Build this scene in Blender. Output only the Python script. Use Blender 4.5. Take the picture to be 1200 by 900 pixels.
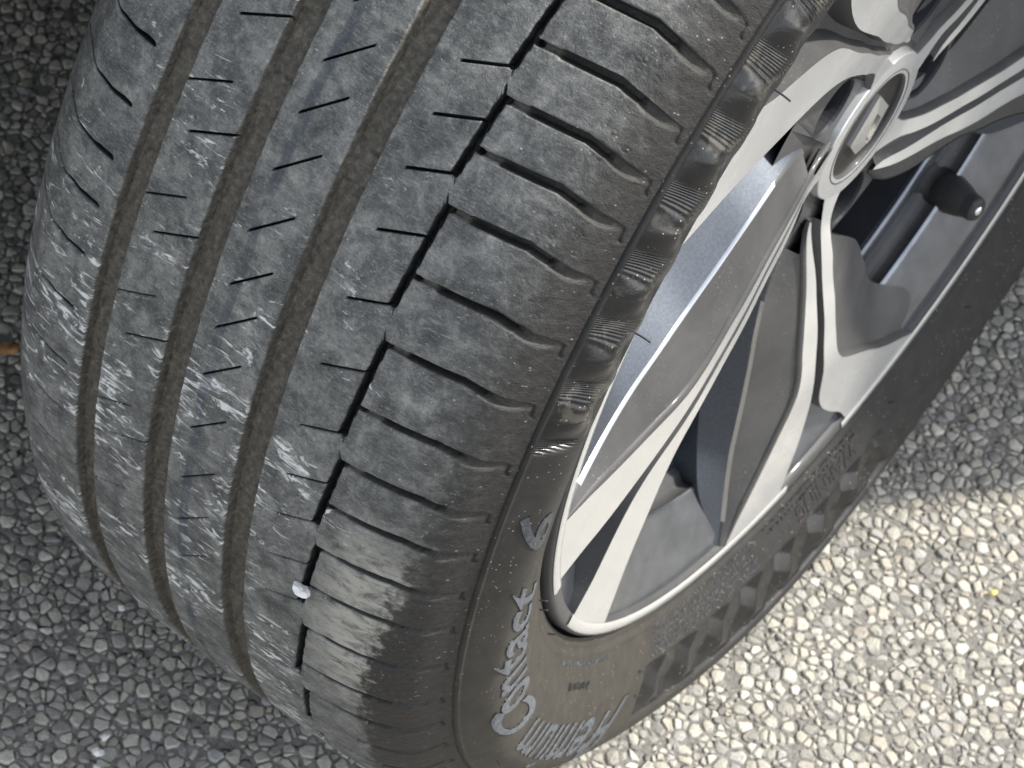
import bpy, bmesh, math, random
import numpy as np
from mathutils import Vector, Matrix
from mathutils.geometry import tessellate_polygon

random.seed(7)
RNG = np.random.default_rng(11)
scene = bpy.context.scene
for o in list(bpy.data.objects):
    bpy.data.objects.remove(o, do_unlink=True)
col = scene.collection
rad = math.radians

# ------------------------------------------------------------------ frame of the wheel
# x = along the axle (outer face at +x), r = radius, th = angle round the axle in degrees
ELEV = 45.0                 # th = 0 points this many degrees above the horizontal, towards -Y
ZC = 0.3205                 # height of the axle above the road (tyre squashed by the load)
R0 = 0.34
sE, cE = math.sin(rad(ELEV)), math.cos(rad(ELEV))

def to_world(x, y, z):      # wheel frame (x, radial at th=0, radial at th=90) -> world
    return (x, -y * cE - z * sE, ZC + y * sE - z * cE)

# ------------------------------------------------------------------ camera
cr = (0.78250901, -0.32487504, -0.53116462)
cu = (-0.55135411, 0.03481299, -0.83354466)
cf = (-0.28928928, -0.94511601, 0.1518797)
def vec_w(v):
    return Vector((v[0], -v[1] * cE - v[2] * sE, v[1] * sE - v[2] * cE))
cam_d = bpy.data.cameras.new('camera')
cam = bpy.data.objects.new('camera', cam_d)
col.objects.link(cam)
rv, uv_, fv = vec_w(cr), vec_w(cu), vec_w(cf)
m = Matrix((rv, uv_, -fv)).transposed().to_4x4()
m.translation = Vector(to_world(0.35233854, 1.09273891, 0.0))
cam.matrix_world = m
cam_d.sensor_width = 36.0
cam_d.lens = 36.0 * 3118.91 / 1200.0
cam_d.clip_start = 0.02
cam_d.clip_end = 500.0
cam_d.dof.use_dof = True
cam_d.dof.focus_distance = 0.86
cam_d.dof.aperture_fstop = 40.0
scene.camera = cam

# ------------------------------------------------------------------ light
SUN_EL, SUN_AZ = 48.0, 50.5          # az measured from +X (outwards) towards +Y (rearwards)
sdir = Vector((math.cos(rad(SUN_EL)) * math.cos(rad(SUN_AZ)),
               math.cos(rad(SUN_EL)) * math.sin(rad(SUN_AZ)), math.sin(rad(SUN_EL))))
world = bpy.data.worlds.new('World')
scene.world = world
world.use_nodes = True
wn = world.node_tree
for n in list(wn.nodes):
    wn.nodes.remove(n)
sky = wn.nodes.new('ShaderNodeTexSky')
sky.sky_type = 'NISHITA'
sky.sun_disc = False
sky.sun_elevation = rad(SUN_EL)
sky.air_density = 1.0
sky.dust_density = 1.5
sky.ozone_density = 1.0
sky.sun_rotation = math.atan2(sdir.x, sdir.y)
bg = wn.nodes.new('ShaderNodeBackground')
bg.inputs['Strength'].default_value = 0.15
wo = wn.nodes.new('ShaderNodeOutputWorld')
hsv = wn.nodes.new('ShaderNodeHueSaturation')       # a hazy, milky sky
hsv.inputs['Saturation'].default_value = 0.38
wn.links.new(sky.outputs[0], hsv.inputs['Color'])
wn.links.new(hsv.outputs[0], bg.inputs['Color'])
wn.links.new(bg.outputs[0], wo.inputs['Surface'])
sun_d = bpy.data.lights.new('sun', 'SUN')
sun_d.energy = 2.45
sun_d.angle = rad(2.6)
sun_d.color = (1.0, 0.95, 0.86)
sun = bpy.data.objects.new('sun', sun_d)
sun.rotation_euler = (-sdir).to_track_quat('-Z', 'Y').to_euler()
sun.location = (2, 2, 3)
col.objects.link(sun)
scene.view_settings.view_transform = 'Standard'
scene.view_settings.look = 'None'
scene.view_settings.gamma = 1.0
scene.view_settings.use_curve_mapping = False
scene.view_settings.exposure = 1.30

# ------------------------------------------------------------------ node helpers
class NT:
    def __init__(s, name):
        s.m = bpy.data.materials.new(name)
        s.m.use_nodes = True
        s.t = s.m.node_tree
        for n in list(s.t.nodes):
            s.t.nodes.remove(n)
        s.out = s.t.nodes.new('ShaderNodeOutputMaterial')
        s.b = s.t.nodes.new('ShaderNodeBsdfPrincipled')
        s.t.links.new(s.b.outputs[0], s.out.inputs['Surface'])
    def link(s, a, b):
        s.t.links.new(a, b)
    def set(s, key, val):
        if hasattr(val, 'links') or isinstance(val, bpy.types.NodeSocket):
            s.link(val, s.b.inputs[key])
        else:
            if key == 'Base Color' and len(val) == 3:
                val = (*val, 1)
            s.b.inputs[key].default_value = val
    def coord(s, which='Object'):
        n = s.t.nodes.new('ShaderNodeTexCoord')
        return n.outputs[which]
    def mapping(s, v, scale=(1, 1, 1), rot=(0, 0, 0), loc=(0, 0, 0)):
        n = s.t.nodes.new('ShaderNodeMapping')
        n.inputs['Scale'].default_value = scale
        n.inputs['Rotation'].default_value = rot
        n.inputs['Location'].default_value = loc
        s.link(v, n.inputs['Vector'])
        return n.outputs[0]
    def noise(s, v, scale, detail=4, rough=0.55, dist=0.0):
        n = s.t.nodes.new('ShaderNodeTexNoise')
        n.inputs['Scale'].default_value = scale
        n.inputs['Detail'].default_value = detail
        n.inputs['Roughness'].default_value = rough
        n.inputs['Distortion'].default_value = dist
        s.link(v, n.inputs['Vector'])
        return n.outputs[0]
    def voronoi(s, v, scale, feature='F1', rnd=1.0):
        n = s.t.nodes.new('ShaderNodeTexVoronoi')
        n.feature = feature
        n.inputs['Scale'].default_value = scale
        n.inputs['Randomness'].default_value = rnd
        s.link(v, n.inputs['Vector'])
        return n
    def ramp(s, f, stops):
        n = s.t.nodes.new('ShaderNodeValToRGB')
        e = n.color_ramp.elements
        while len(e) < len(stops):
            e.new(0.5)
        for k, (p, c) in enumerate(stops):
            e[k].position = p
            e[k].color = (c, c, c, 1) if not isinstance(c, (tuple, list)) else (*c, 1)
        s.link(f, n.inputs[0])
        return n.outputs[0]
    def math(s, op, a, b=None, clamp=False):
        n = s.t.nodes.new('ShaderNodeMath')
        n.operation = op
        n.use_clamp = clamp
        for k, v in enumerate((a, b)):
            if v is None:
                continue
            if isinstance(v, (int, float)):
                n.inputs[k].default_value = v
            else:
                s.link(v, n.inputs[k])
        return n.outputs[0]
    def smooth(s, v, lo, hi):
        n = s.t.nodes.new('ShaderNodeMapRange')
        n.interpolation_type = 'SMOOTHSTEP'
        n.inputs['From Min'].default_value = lo
        n.inputs['From Max'].default_value = hi
        s.link(v, n.inputs['Value'])
        return n.outputs[0]
    def mix(s, f, a, b):
        n = s.t.nodes.new('ShaderNodeMix')
        n.data_type = 'RGBA'
        for k, v in ((0, f), (6, a), (7, b)):
            if isinstance(v, (int, float)):
                n.inputs[k].default_value = v
            elif isinstance(v, tuple):
                n.inputs[k].default_value = (*v, 1) if len(v) == 3 else v
            else:
                s.link(v, n.inputs[k])
        return n.outputs[2]
    def sep(s, v):
        n = s.t.nodes.new('ShaderNodeSeparateXYZ')
        s.link(v, n.inputs[0])
        return n.outputs
    def comb(s, x, y, z=0.0):
        n = s.t.nodes.new('ShaderNodeCombineXYZ')
        for k, v in enumerate((x, y, z)):
            if isinstance(v, (int, float)):
                n.inputs[k].default_value = v
            else:
                s.link(v, n.inputs[k])
        return n.outputs[0]
    def bump(s, h, strength=0.3, dist=0.001, prev=None):
        n = s.t.nodes.new('ShaderNodeBump')
        n.inputs['Strength'].default_value = strength
        n.inputs['Distance'].default_value = dist
        s.link(h, n.inputs['Height'])
        if prev is not None:
            s.link(prev, n.inputs['Normal'])
        s.link(n.outputs[0], s.b.inputs['Normal'])
        return n.outputs[0]
    def attr(s, name):
        n = s.t.nodes.new('ShaderNodeAttribute')
        n.attribute_name = name
        return n

# ------------------------------------------------------------------ materials
def mat_tread():
    t = NT('tread_rubber')
    uv = t.coord('UV')                     # u, v in metres: round the tyre, across the tyre
    sx, sy, _ = t.sep(uv)
    base_n = t.noise(uv, 160, 6, 0.62, 0.6)
    swirl = t.noise(uv, 420, 4, 0.6, 2.2)
    big = t.noise(uv, 75, 4, 0.6, 0.8)
    f = t.math('ADD', t.math('MULTIPLY', base_n, 0.55), t.math('MULTIPLY', swirl, 0.45))
    f = t.math('ADD', f, t.math('MULTIPLY', t.math('SUBTRACT', big, 0.5), 0.72))
    c = t.ramp(f, [(0.26, (0.042, 0.043, 0.042)), (0.46, (0.100, 0.101, 0.096)), (0.64, (0.20, 0.199, 0.184)), (0.82, (0.34, 0.335, 0.305))])
    fs = t.noise(t.mapping(uv, scale=(1.0, 0.22, 1.0), rot=(0, 0, rad(18))), 1500, 4, 0.65, 0.8)
    c = t.mix(t.math('MULTIPLY', t.smooth(fs, 0.52, 0.70), 0.42), c, (0.33, 0.33, 0.32))
    c = t.mix(t.math('MULTIPLY', t.math('SUBTRACT', 1.0, t.smooth(fs, 0.30, 0.46)), 0.45), c, (0.055, 0.058, 0.062))
    # chalk-white scuffs with their glints painted in, densest on the lower inner part
    st = t.mapping(uv, scale=(1.0, 0.33, 1.0), rot=(0, 0, rad(28)))
    s1 = t.noise(st, 190, 6, 0.66, 2.0)
    s2 = t.noise(uv, 26, 3, 0.6, 0.4)
    reg_u = t.smooth(sx, 0.04, 0.22)
    reg_v = t.math('SUBTRACT', 1.0, t.smooth(sy, 0.045, 0.095))
    reg = t.math('MULTIPLY', reg_u, reg_v)
    thr = t.math('ADD', s1, t.math('MULTIPLY', t.math('SUBTRACT', s2, 0.5), 0.62))
    thr = t.math('ADD', thr, t.math('ADD', t.math('MULTIPLY', reg, 0.125), 0.004))
    scuff = t.smooth(thr, 0.69, 0.82)
    c = t.mix(t.math('MULTIPLY', scuff, 0.92), c, (0.70, 0.70, 0.685))
    s3 = t.noise(t.mapping(uv, scale=(1, 0.5, 1), rot=(0, 0, rad(-35))), 900, 2, 0.5, 0.0)
    c = t.mix(t.math('MULTIPLY', t.smooth(s3, 0.735, 0.77), 0.8), c, (0.62, 0.62, 0.60))
    # bluish moulding line left round the third rib
    wob = t.math('MULTIPLY', t.math('SUBTRACT', t.noise(uv, 40, 2), 0.5), 0.004)
    dv = t.math('ABSOLUTE', t.math('SUBTRACT', t.math('ADD', sy, wob), 0.0135))
    line = t.math('SUBTRACT', 1.0, t.smooth(dv, 0.0012, 0.0024))
    line = t.math('MULTIPLY', line, t.smooth(t.noise(uv, 60, 3), 0.32, 0.55))
    c = t.mix(t.math('MULTIPLY', line, 0.55), c, (0.030, 0.042, 0.060))
    # the unworn shoulder beyond the contact patch: darker brown, ragged edge
    rag = t.math('MULTIPLY', t.math('SUBTRACT', t.noise(uv, 240, 4, 0.6), 0.5), 0.022)
    edge0 = t.math('SUBTRACT', 0.104, t.math('MULTIPLY', t.smooth(sx, 0.18, 0.32), 0.011))
    e = t.math('SUBTRACT', t.math('ADD', sy, rag), edge0)
    soft = t.smooth(e, -0.018, 0.012)
    hard = t.smooth(e, -0.003, 0.004)
    wsel = t.smooth(sx, 0.16, 0.30)
    sh = t.math('ADD', t.math('MULTIPLY', soft, t.math('SUBTRACT', 1.0, wsel)), t.math('MULTIPLY', hard, wsel))
    dn = t.noise(uv, 600, 4, 0.6)
    shc = t.ramp(dn, [(0.3, (0.014, 0.013, 0.0118)), (0.7, (0.036, 0.0335, 0.030))])
    c = t.mix(sh, c, shc)
    dusty = t.math('MULTIPLY', t.math('SUBTRACT', 1.0, sh), t.math('MULTIPLY', t.math('MULTIPLY', t.smooth(sx, 0.20, 0.25), t.math('SUBTRACT', 1.0, t.smooth(sx, 0.29, 0.35))), t.smooth(sy, 0.064, 0.088)))
    ds = t.noise(t.mapping(uv, scale=(1.0, 0.45, 1.0), rot=(0, 0, rad(-30))), 260, 5, 0.65, 0.7)
    c = t.mix(t.math('MULTIPLY', dusty, t.smooth(ds, 0.30, 0.58)), c, (0.38, 0.365, 0.315))
    sp = t.voronoi(uv, 420)
    speck = t.math('MULTIPLY', t.math('SUBTRACT', 1.0, t.smooth(sp.outputs['Distance'], 0.10, 0.16)), t.smooth(t.noise(uv, 70, 2), 0.44, 0.58))
    c = t.mix(t.math('MULTIPLY', speck, 0.55), c, (0.34, 0.31, 0.26))
    # brown dust in the grooves, near-black shade painted into the slits (attribute = depth of the groove)
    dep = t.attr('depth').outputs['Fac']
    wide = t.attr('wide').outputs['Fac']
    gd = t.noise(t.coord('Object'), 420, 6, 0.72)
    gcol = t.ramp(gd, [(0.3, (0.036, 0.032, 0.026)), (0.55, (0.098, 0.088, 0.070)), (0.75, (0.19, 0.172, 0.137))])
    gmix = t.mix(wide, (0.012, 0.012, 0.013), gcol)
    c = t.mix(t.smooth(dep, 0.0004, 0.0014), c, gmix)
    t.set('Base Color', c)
    r = t.math('SUBTRACT', 0.62, t.math('MULTIPLY', scuff, 0.12))
    t.set('Roughness', r)
    t.set('Specular IOR Level', 0.36)
    h = t.math('ADD', t.noise(uv, 1500, 3, 0.6), t.math('MULTIPLY', t.noise(uv, 260, 5, 0.6, 1.0), 1.4))
    t.bump(h, 0.35, 0.0012)
    return t.m

def mat_sidewall():
    t = NT('sidewall_rubber')
    uv = t.coord('UV')                     # u = degrees round the axle, v = radius in metres
    ob = t.coord('Object')
    su, sv, _ = t.sep(uv)
    n1 = t.noise(ob, 120, 5, 0.6, 0.3)
    n2 = t.noise(ob, 1100, 3, 0.6)
    f = t.math('ADD', t.math('MULTIPLY', n1, 0.7), t.math('MULTIPLY', n2, 0.3))
    dust = t.ramp(f, [(0.3, (0.030, 0.0265, 0.0215)), (0.62, (0.050, 0.0445, 0.0365)), (0.8, (0.082, 0.073, 0.060))])
    pat = t.attr('pattern').outputs['Fac']     # 1 inside the moulded diamond band
    dark = t.ramp(n1, [(0.3, (0.007, 0.007, 0.008)), (0.75, (0.019, 0.0185, 0.018))])
    upper = t.math('SUBTRACT', 1.0, t.math('MULTIPLY', t.smooth(su, 18, 62), t.math('SUBTRACT', 1.0, t.smooth(su, 96, 132))))
    shade_tone = t.ramp(f, [(0.3, (0.013, 0.0125, 0.012)), (0.75, (0.032, 0.0305, 0.0285))])
    c = t.mix(upper, dust, shade_tone)  # dusty brown where the sun falls, darker shade tone elsewhere, both painted in
    c = t.mix(t.math('MULTIPLY', pat, 0.93), c, dark)
    # light dust caught on the pattern's ridges
    fan = t.attr('fan').outputs['Fac']
    ds = t.math('MULTIPLY', t.math('MULTIPLY', pat, t.smooth(fan, 0.55, 0.9)), t.smooth(n1, 0.50, 0.62))
    c = t.mix(t.math('MULTIPLY', ds, 0.5), c, (0.10, 0.09, 0.075))
    sp = t.voronoi(ob, 420)
    speck = t.math('MULTIPLY', t.math('SUBTRACT', 1.0, t.smooth(sp.outputs['Distance'], 0.09, 0.15)), t.smooth(t.noise(ob, 75, 2), 0.46, 0.60))
    c = t.mix(t.math('MULTIPLY', speck, 0.75), c, (0.42, 0.39, 0.33))
    let = t.attr('letter').outputs['Fac']
    wear = t.noise(ob, 520, 4, 0.65)
    lc = t.ramp(wear, [(0.35, (0.08, 0.09, 0.105)), (0.55, (0.17, 0.185, 0.205)), (0.75, (0.33, 0.345, 0.36))])
    c = t.mix(let, c, lc)
    t.set('Base Color', c)
    rr = t.math('SUBTRACT', 0.66, t.math('MULTIPLY', pat, 0.51))
    t.set('Roughness', rr)
    t.set('Specular IOR Level', t.math('ADD', 0.34, t.math('MULTIPLY', pat, 0.10)))
    h = t.math('ADD', t.math('MULTIPLY', n2, 0.7), t.math('MULTIPLY', n1, 0.5))
    b1 = t.bump(h, 0.25, 0.0008)
    # fine hatching in fans inside each diamond
    hatch = t.math('SINE', t.math('MULTIPLY', t.attr('hatch').outputs['Fac'], 1.0))
    hh = t.math('MULTIPLY', t.math('MULTIPLY', hatch, pat), fan)
    t.bump(hh, 0.55, 0.0004, prev=b1)
    return t.m

def mat_simple(name, color, rough=0.5, metal=0.0, spec=0.5, coat=0.0, var=0.0, scale=80, bump=0.0, bscale=400):
    t = NT(name)
    ob = t.coord('Object')
    if var > 0:
        n = t.noise(ob, scale, 5, 0.6)
        lo = tuple(max(0, k * (1 - var)) for k in color)
        hi = tuple(min(1, k * (1 + var)) for k in color)
        t.set('Base Color', t.ramp(n, [(0.3, lo), (0.7, hi)]))
    else:
        t.set('Base Color', color)
    t.set('Roughness', rough)
    t.set('Metallic', metal)
    t.set('Specular IOR Level', spec)
    t.set('Coat Weight', coat)
    t.set('Coat Roughness', 0.08)
    if bump > 0:
        t.bump(t.noise(ob, bscale, 4, 0.6), bump, 0.0008)
    return t.m

def mat_machined():
    t = NT('machined_aluminium')
    ob = t.coord('Object')
    uv = t.coord('UV')                     # u = radius (m), v = angle (deg)
    su, sv, _ = t.sep(uv)
    lathe = t.noise(t.comb(t.math('MULTIPLY', su, 1500.0), t.math('MULTIPLY', sv, 0.02), 0.0), 1.0, 2, 0.5)
    wob = t.noise(ob, 60, 2, 0.5, 0.2)
    c = t.ramp(t.noise(ob, 60, 4, 0.6), [(0.3, (0.76, 0.76, 0.745)), (0.7, (0.82, 0.82, 0.81))])
    dirt = t.smooth(t.noise(ob, 500, 3, 0.6), 0.68, 0.80)
    c = t.mix(t.math('MULTIPLY', dirt, 0.12), c, (0.45, 0.42, 0.37))
    t.set('Base Color', c)
    t.set('Metallic', 0.6)
    t.set('Roughness', t.math('ADD', 0.17, t.math('MULTIPLY', t.noise(ob, 90, 3, 0.5), 0.12)))
    t.set('Coat Weight', 0.3)
    t.set('Coat Roughness', 0.12)
    b1 = t.bump(lathe, 0.03, 0.0002)
    t.bump(wob, 0.03, 0.001, prev=b1)
    return t.m

def mat_paint():
    t = NT('grey_wheel_paint')
    ob = t.coord('Object')
    n = t.noise(ob, 45, 5, 0.62, 0.5)
    c = t.ramp(n, [(0.3, (0.052, 0.052, 0.053)), (0.7, (0.078, 0.077, 0.076))])
    dust = t.noise(ob, 900, 3, 0.6)
    sm = t.math('MULTIPLY', t.smooth(dust, 0.60, 0.72), t.smooth(t.noise(ob, 30, 3), 0.42, 0.62))
    c = t.mix(t.math('MULTIPLY', sm, 0.45), c, (0.32, 0.295, 0.255))
    t.set('Base Color', c)
    t.set('Metallic', 0.0)
    t.set('Roughness', t.math('ADD', 0.42, t.math('MULTIPLY', n, 0.16)))
    t.set('Coat Weight', 0.10)
    t.set('Coat Roughness', 0.07)
    t.set('Specular IOR Level', 0.28)
    fl = t.noise(ob, 3500, 2, 0.5)
    t.bump(t.math('ADD', fl, t.math('MULTIPLY', n, 2.0)), 0.10, 0.0004)
    return t.m

def mat_stone():
    t = NT('asphalt_stone')
    ob = t.coord('Object')
    a = t.attr('tint').outputs['Color']
    n = t.noise(ob, 700, 5, 0.65, 0.3)
    n2 = t.noise(ob, 9, 3, 0.6)
    v = t.math('ADD', 0.62, t.math('MULTIPLY', n, 0.72))
    v = t.math('MULTIPLY', v, t.math('ADD', 0.82, t.math('MULTIPLY', n2, 0.36)))
    mx = t.t.nodes.new('ShaderNodeVectorMath')
    mx.operation = 'SCALE'
    t.link(a, mx.inputs[0])
    t.link(v, mx.inputs['Scale'])
    c = mx.outputs[0]
    tar = t.smooth(t.noise(ob, 160, 5, 0.65, 0.6), 0.58, 0.70)
    c = t.mix(t.math('MULTIPLY', tar, 0.55), c, (0.085, 0.085, 0.085))
    t.set('Base Color', c)
    t.set('Roughness', 0.62)
    t.set('Specular IOR Level', 0.45)
    t.bump(n, 0.5, 0.0012)
    return t.m

def mat_binder():
    t = NT('asphalt_binder')
    ob = t.coord('Object')
    n = t.noise(ob, 420, 6, 0.68)
    vor = t.voronoi(ob, 150)
    # beyond the modelled stones the aggregate goes on as colour and relief
    cell = t.math('SUBTRACT', 1.0, t.smooth(vor.outputs['Distance'], 0.30, 0.52))
    stone = t.ramp(t.noise(ob, 140, 2), [(0.3, (0.18, 0.17, 0.155)), (0.7, (0.36, 0.345, 0.31))])
    tar = t.ramp(n, [(0.3, (0.105, 0.102, 0.096)), (0.7, (0.29, 0.278, 0.248))])
    c = t.mix(t.math('MULTIPLY', cell, 0.75), tar, stone)
    t.set('Base Color', c)
    t.set('Roughness', 0.8)
    h = t.math('ADD', t.math('MULTIPLY', n, 0.5), cell)
    t.bump(h, 0.8, 0.003)
    return t.m

M_TREAD, M_SIDE = mat_tread(), mat_sidewall()
M_MACH, M_PAINT = mat_machined(), mat_paint()
M_STONE, M_BIND = mat_stone(), mat_binder()
M_DARK = mat_simple('cavity_shade', (0.020, 0.022, 0.026), 0.55, 0.0, 0.3, 0, 0.3, 60)  # near-black colour stands in for shade in holes, gap, groove and drum
M_BARREL = mat_simple('barrel_silver_paint', (0.20, 0.215, 0.245), 0.25, 0.85, 0.5, 0.3, 0.22, 70, 0.15, 300)
M_CAP = mat_simple('black_cap_plastic', (0.016, 0.015, 0.014), 0.5, 0.0, 0.35, 0.0, 0.3, 200)
M_CHROME = mat_simple('chrome', (0.82, 0.81, 0.79), 0.12, 1.0, 0.5, 0.0, 0.05, 120)
M_VALVE = mat_simple('valve_rubber', (0.018, 0.018, 0.018), 0.55, 0.0, 0.5, 0, 0.3, 400, 0.2, 900)
M_DISC = mat_simple('brake_disc_steel', (0.16, 0.15, 0.145), 0.35, 1.0, 0.5, 0, 0.25, 90)
M_SATIN = mat_simple('satin_metal', (0.66, 0.655, 0.635), 0.26, 0.75, 0.5, 0.2, 0.04, 120)
M_EDGE = mat_simple('polished_edge', (0.42, 0.43, 0.45), 0.20, 1.0, 0.5, 0.0, 0.05, 120)
M_SPSIDE = mat_simple('sky_tint_flake_paint', (0.072, 0.082, 0.100), 0.50, 0.6, 0.4, 0.1, 0.22, 900, 0.12, 2500)  # flake paint, its bluish base putting the sky's reflection into the colour
M_STEEL = mat_simple('dark_steel', (0.03, 0.03, 0.032), 0.45, 0.7, 0.5, 0, 0.3, 90)
M_HAIR = mat_simple('rubber_hair', (0.012, 0.012, 0.012), 0.6)
M_BODY = mat_simple('car_paint', (0.050, 0.052, 0.056), 0.25, 0.4, 0.5, 0.9, 0.05, 3)
M_LINER = mat_simple('arch_liner_felt', (0.014, 0.014, 0.015), 0.9, 0, 0.2, 0, 0.3, 60)
M_LEAF = mat_simple('dry_leaf', (0.42, 0.22, 0.09), 0.6, 0, 0.4, 0, 0.4, 300, 0.4, 500)
M_QUARTZ = mat_simple('white_quartz', (0.78, 0.77, 0.74), 0.3, 0, 0.5, 0, 0.15, 500)
M_YELLOW = mat_simple('yellow_chip', (0.62, 0.50, 0.16), 0.5, 0, 0.5, 0, 0.2, 500)

# ------------------------------------------------------------------ mesh helpers
def link(name, me, mat, parent=None):
    o = bpy.data.objects.new(name, me)
    col.objects.link(o)
    if mat is not None and len(me.materials) == 0:
        for mm in (mat if isinstance(mat, (list, tuple)) else [mat]):
            me.materials.append(mm)
    if parent is not None:
        o.parent = parent
    return o

def np_mesh(name, V, F, mat, parent=None, uv=None, attrs=None, smooth=True):
    """V (n,3), F (m,k) quads or triangles; uv (n,2); attrs {name:(n,)} per vertex"""
    me = bpy.data.meshes.new(name)
    n, k = len(F), F.shape[1]
    me.vertices.add(len(V))
    me.vertices.foreach_set('co', np.ascontiguousarray(V, dtype=np.float32).ravel())
    me.loops.add(n * k)
    me.loops.foreach_set('vertex_index', np.ascontiguousarray(F, dtype=np.int32).ravel())
    me.polygons.add(n)
    me.polygons.foreach_set('loop_start', np.arange(0, n * k, k, dtype=np.int32))
    me.polygons.foreach_set('use_smooth', np.full(n, smooth, dtype=bool))
    if uv is not None:
        l = me.uv_layers.new(name='UVMap')
        l.data.foreach_set('uv', np.ascontiguousarray(uv[F.ravel()], dtype=np.float32).ravel())
    for an, av in (attrs or {}).items():
        if av.ndim == 2:
            a = me.attributes.new(an, 'FLOAT_COLOR', 'POINT')
            a.data.foreach_set('color', np.ascontiguousarray(av, dtype=np.float32).ravel())
        else:
            a = me.attributes.new(an, 'FLOAT', 'POINT')
            a.data.foreach_set('value', np.ascontiguousarray(av, dtype=np.float32))
    me.update(calc_edges=True)
    me.validate()
    return link(name, me, mat, parent)

def sub_mesh(name, V, F, mask, mat, parent, uv=None, attrs=None, smooth=True):
    f = F[mask]
    u, inv = np.unique(f.ravel(), return_inverse=True)
    return np_mesh(name, V[u], inv.reshape(f.shape), mat, parent, None if uv is None else uv[u],
                   {k: a[u] for k, a in (attrs or {}).items()}, smooth)

def bm_obj(name, bm, mat, parent=None, smooth=False):
    me = bpy.data.meshes.new(name)
    bmesh.ops.recalc_face_normals(bm, faces=bm.faces)
    bm.to_mesh(me)
    bm.free()
    if smooth:
        for p in me.polygons:
            p.use_smooth = True
    return link(name, me, mat, parent)

def cyl_w(x, r, th):
    """wheel coordinates (arrays, th in degrees) -> world points"""
    t = np.radians(th)
    y, z = r * np.cos(t), r * np.sin(t)
    return np.stack([x + 0 * t, -y * cE - z * sE, ZC + y * sE - z * cE], -1)

def sstep(v, a, b):
    t = np.clip((v - a) / (b - a), 0, 1)
    return t * t * (3 - 2 * t)

def tyre_w(x, r, th):
    """as cyl_w, with the tyre's sag: bulge of the sidewalls and flat foot on the road"""
    d = np.exp(-((th - (90 + ELEV) + 3) / 25.0) ** 2)
    k = np.clip((r - 0.25) / 0.035, 0, 1) * np.clip(np.abs(x) / 0.09, 0, 1)
    x2 = x + np.sign(x) * 0.0065 * d * k
    P = cyl_w(x2, r, th)
    z = P[..., 2]
    P[..., 2] = np.where(z < 0.004, 0.004 - 0.003 * (1 - np.exp((z - 0.004) / 0.012)), z)
    return P

def empty(name, loc, label, cat, group=None, kind=None):
    o = bpy.data.objects.new(name, None)
    o.empty_display_size = 0.05
    col.objects.link(o)
    o.location = loc
    tag(o, label, cat, group, kind)
    return o

def tag(o, label=None, cat=None, group=None, kind=None):
    if label: o['label'] = label
    if cat: o['category'] = cat
    if group: o['group'] = group
    if kind: o['kind'] = kind
    return o

def herm(pts, n):
    """smooth polyline through pts"""
    pts = np.array(pts, float)
    t = np.r_[0, np.cumsum(np.hypot(*np.diff(pts, axis=0).T))]
    mm = np.gradient(pts, t, axis=0)
    out = []
    for q in np.linspace(0, t[-1], n):
        i = min(np.searchsorted(t, q, side='right') - 1, len(t) - 2)
        h = t[i + 1] - t[i]
        s = (q - t[i]) / h
        out.append((2*s**3-3*s*s+1)*pts[i] + (s**3-2*s*s+s)*h*mm[i] + (-2*s**3+3*s*s)*pts[i+1] + (s**3-s*s)*h*mm[i+1])
    return np.array(out)

# ================================================================== THE ROAD
def road_xy(x, h):          # wheel-side coordinates: x outwards, h forwards
    return x, -h

gx = np.array([-300, -3, 3, 300.0])
GV = np.array([(-300, -300, -0.0003), (300, -300, -0.0003), (300, 300, -0.0003), (-300, 300, -0.0003)], float)
ground = np_mesh('asphalt_road', GV, np.array([[0, 1, 2, 3]]), M_BIND)
tag(ground, kind='structure')

def clip_poly(poly, nx, ny, d):
    out = []
    L = len(poly)
    for i in range(L):
        a, b = poly[i], poly[(i + 1) % L]
        da, db = a[0] * nx + a[1] * ny - d, b[0] * nx + b[1] * ny - d
        if da <= 0:
            out.append(a)
        if (da < 0 < db) or (db < 0 < da):
            s = da / (da - db)
            out.append((a[0] + s * (b[0] - a[0]), a[1] + s * (b[1] - a[1])))
    return out

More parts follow.
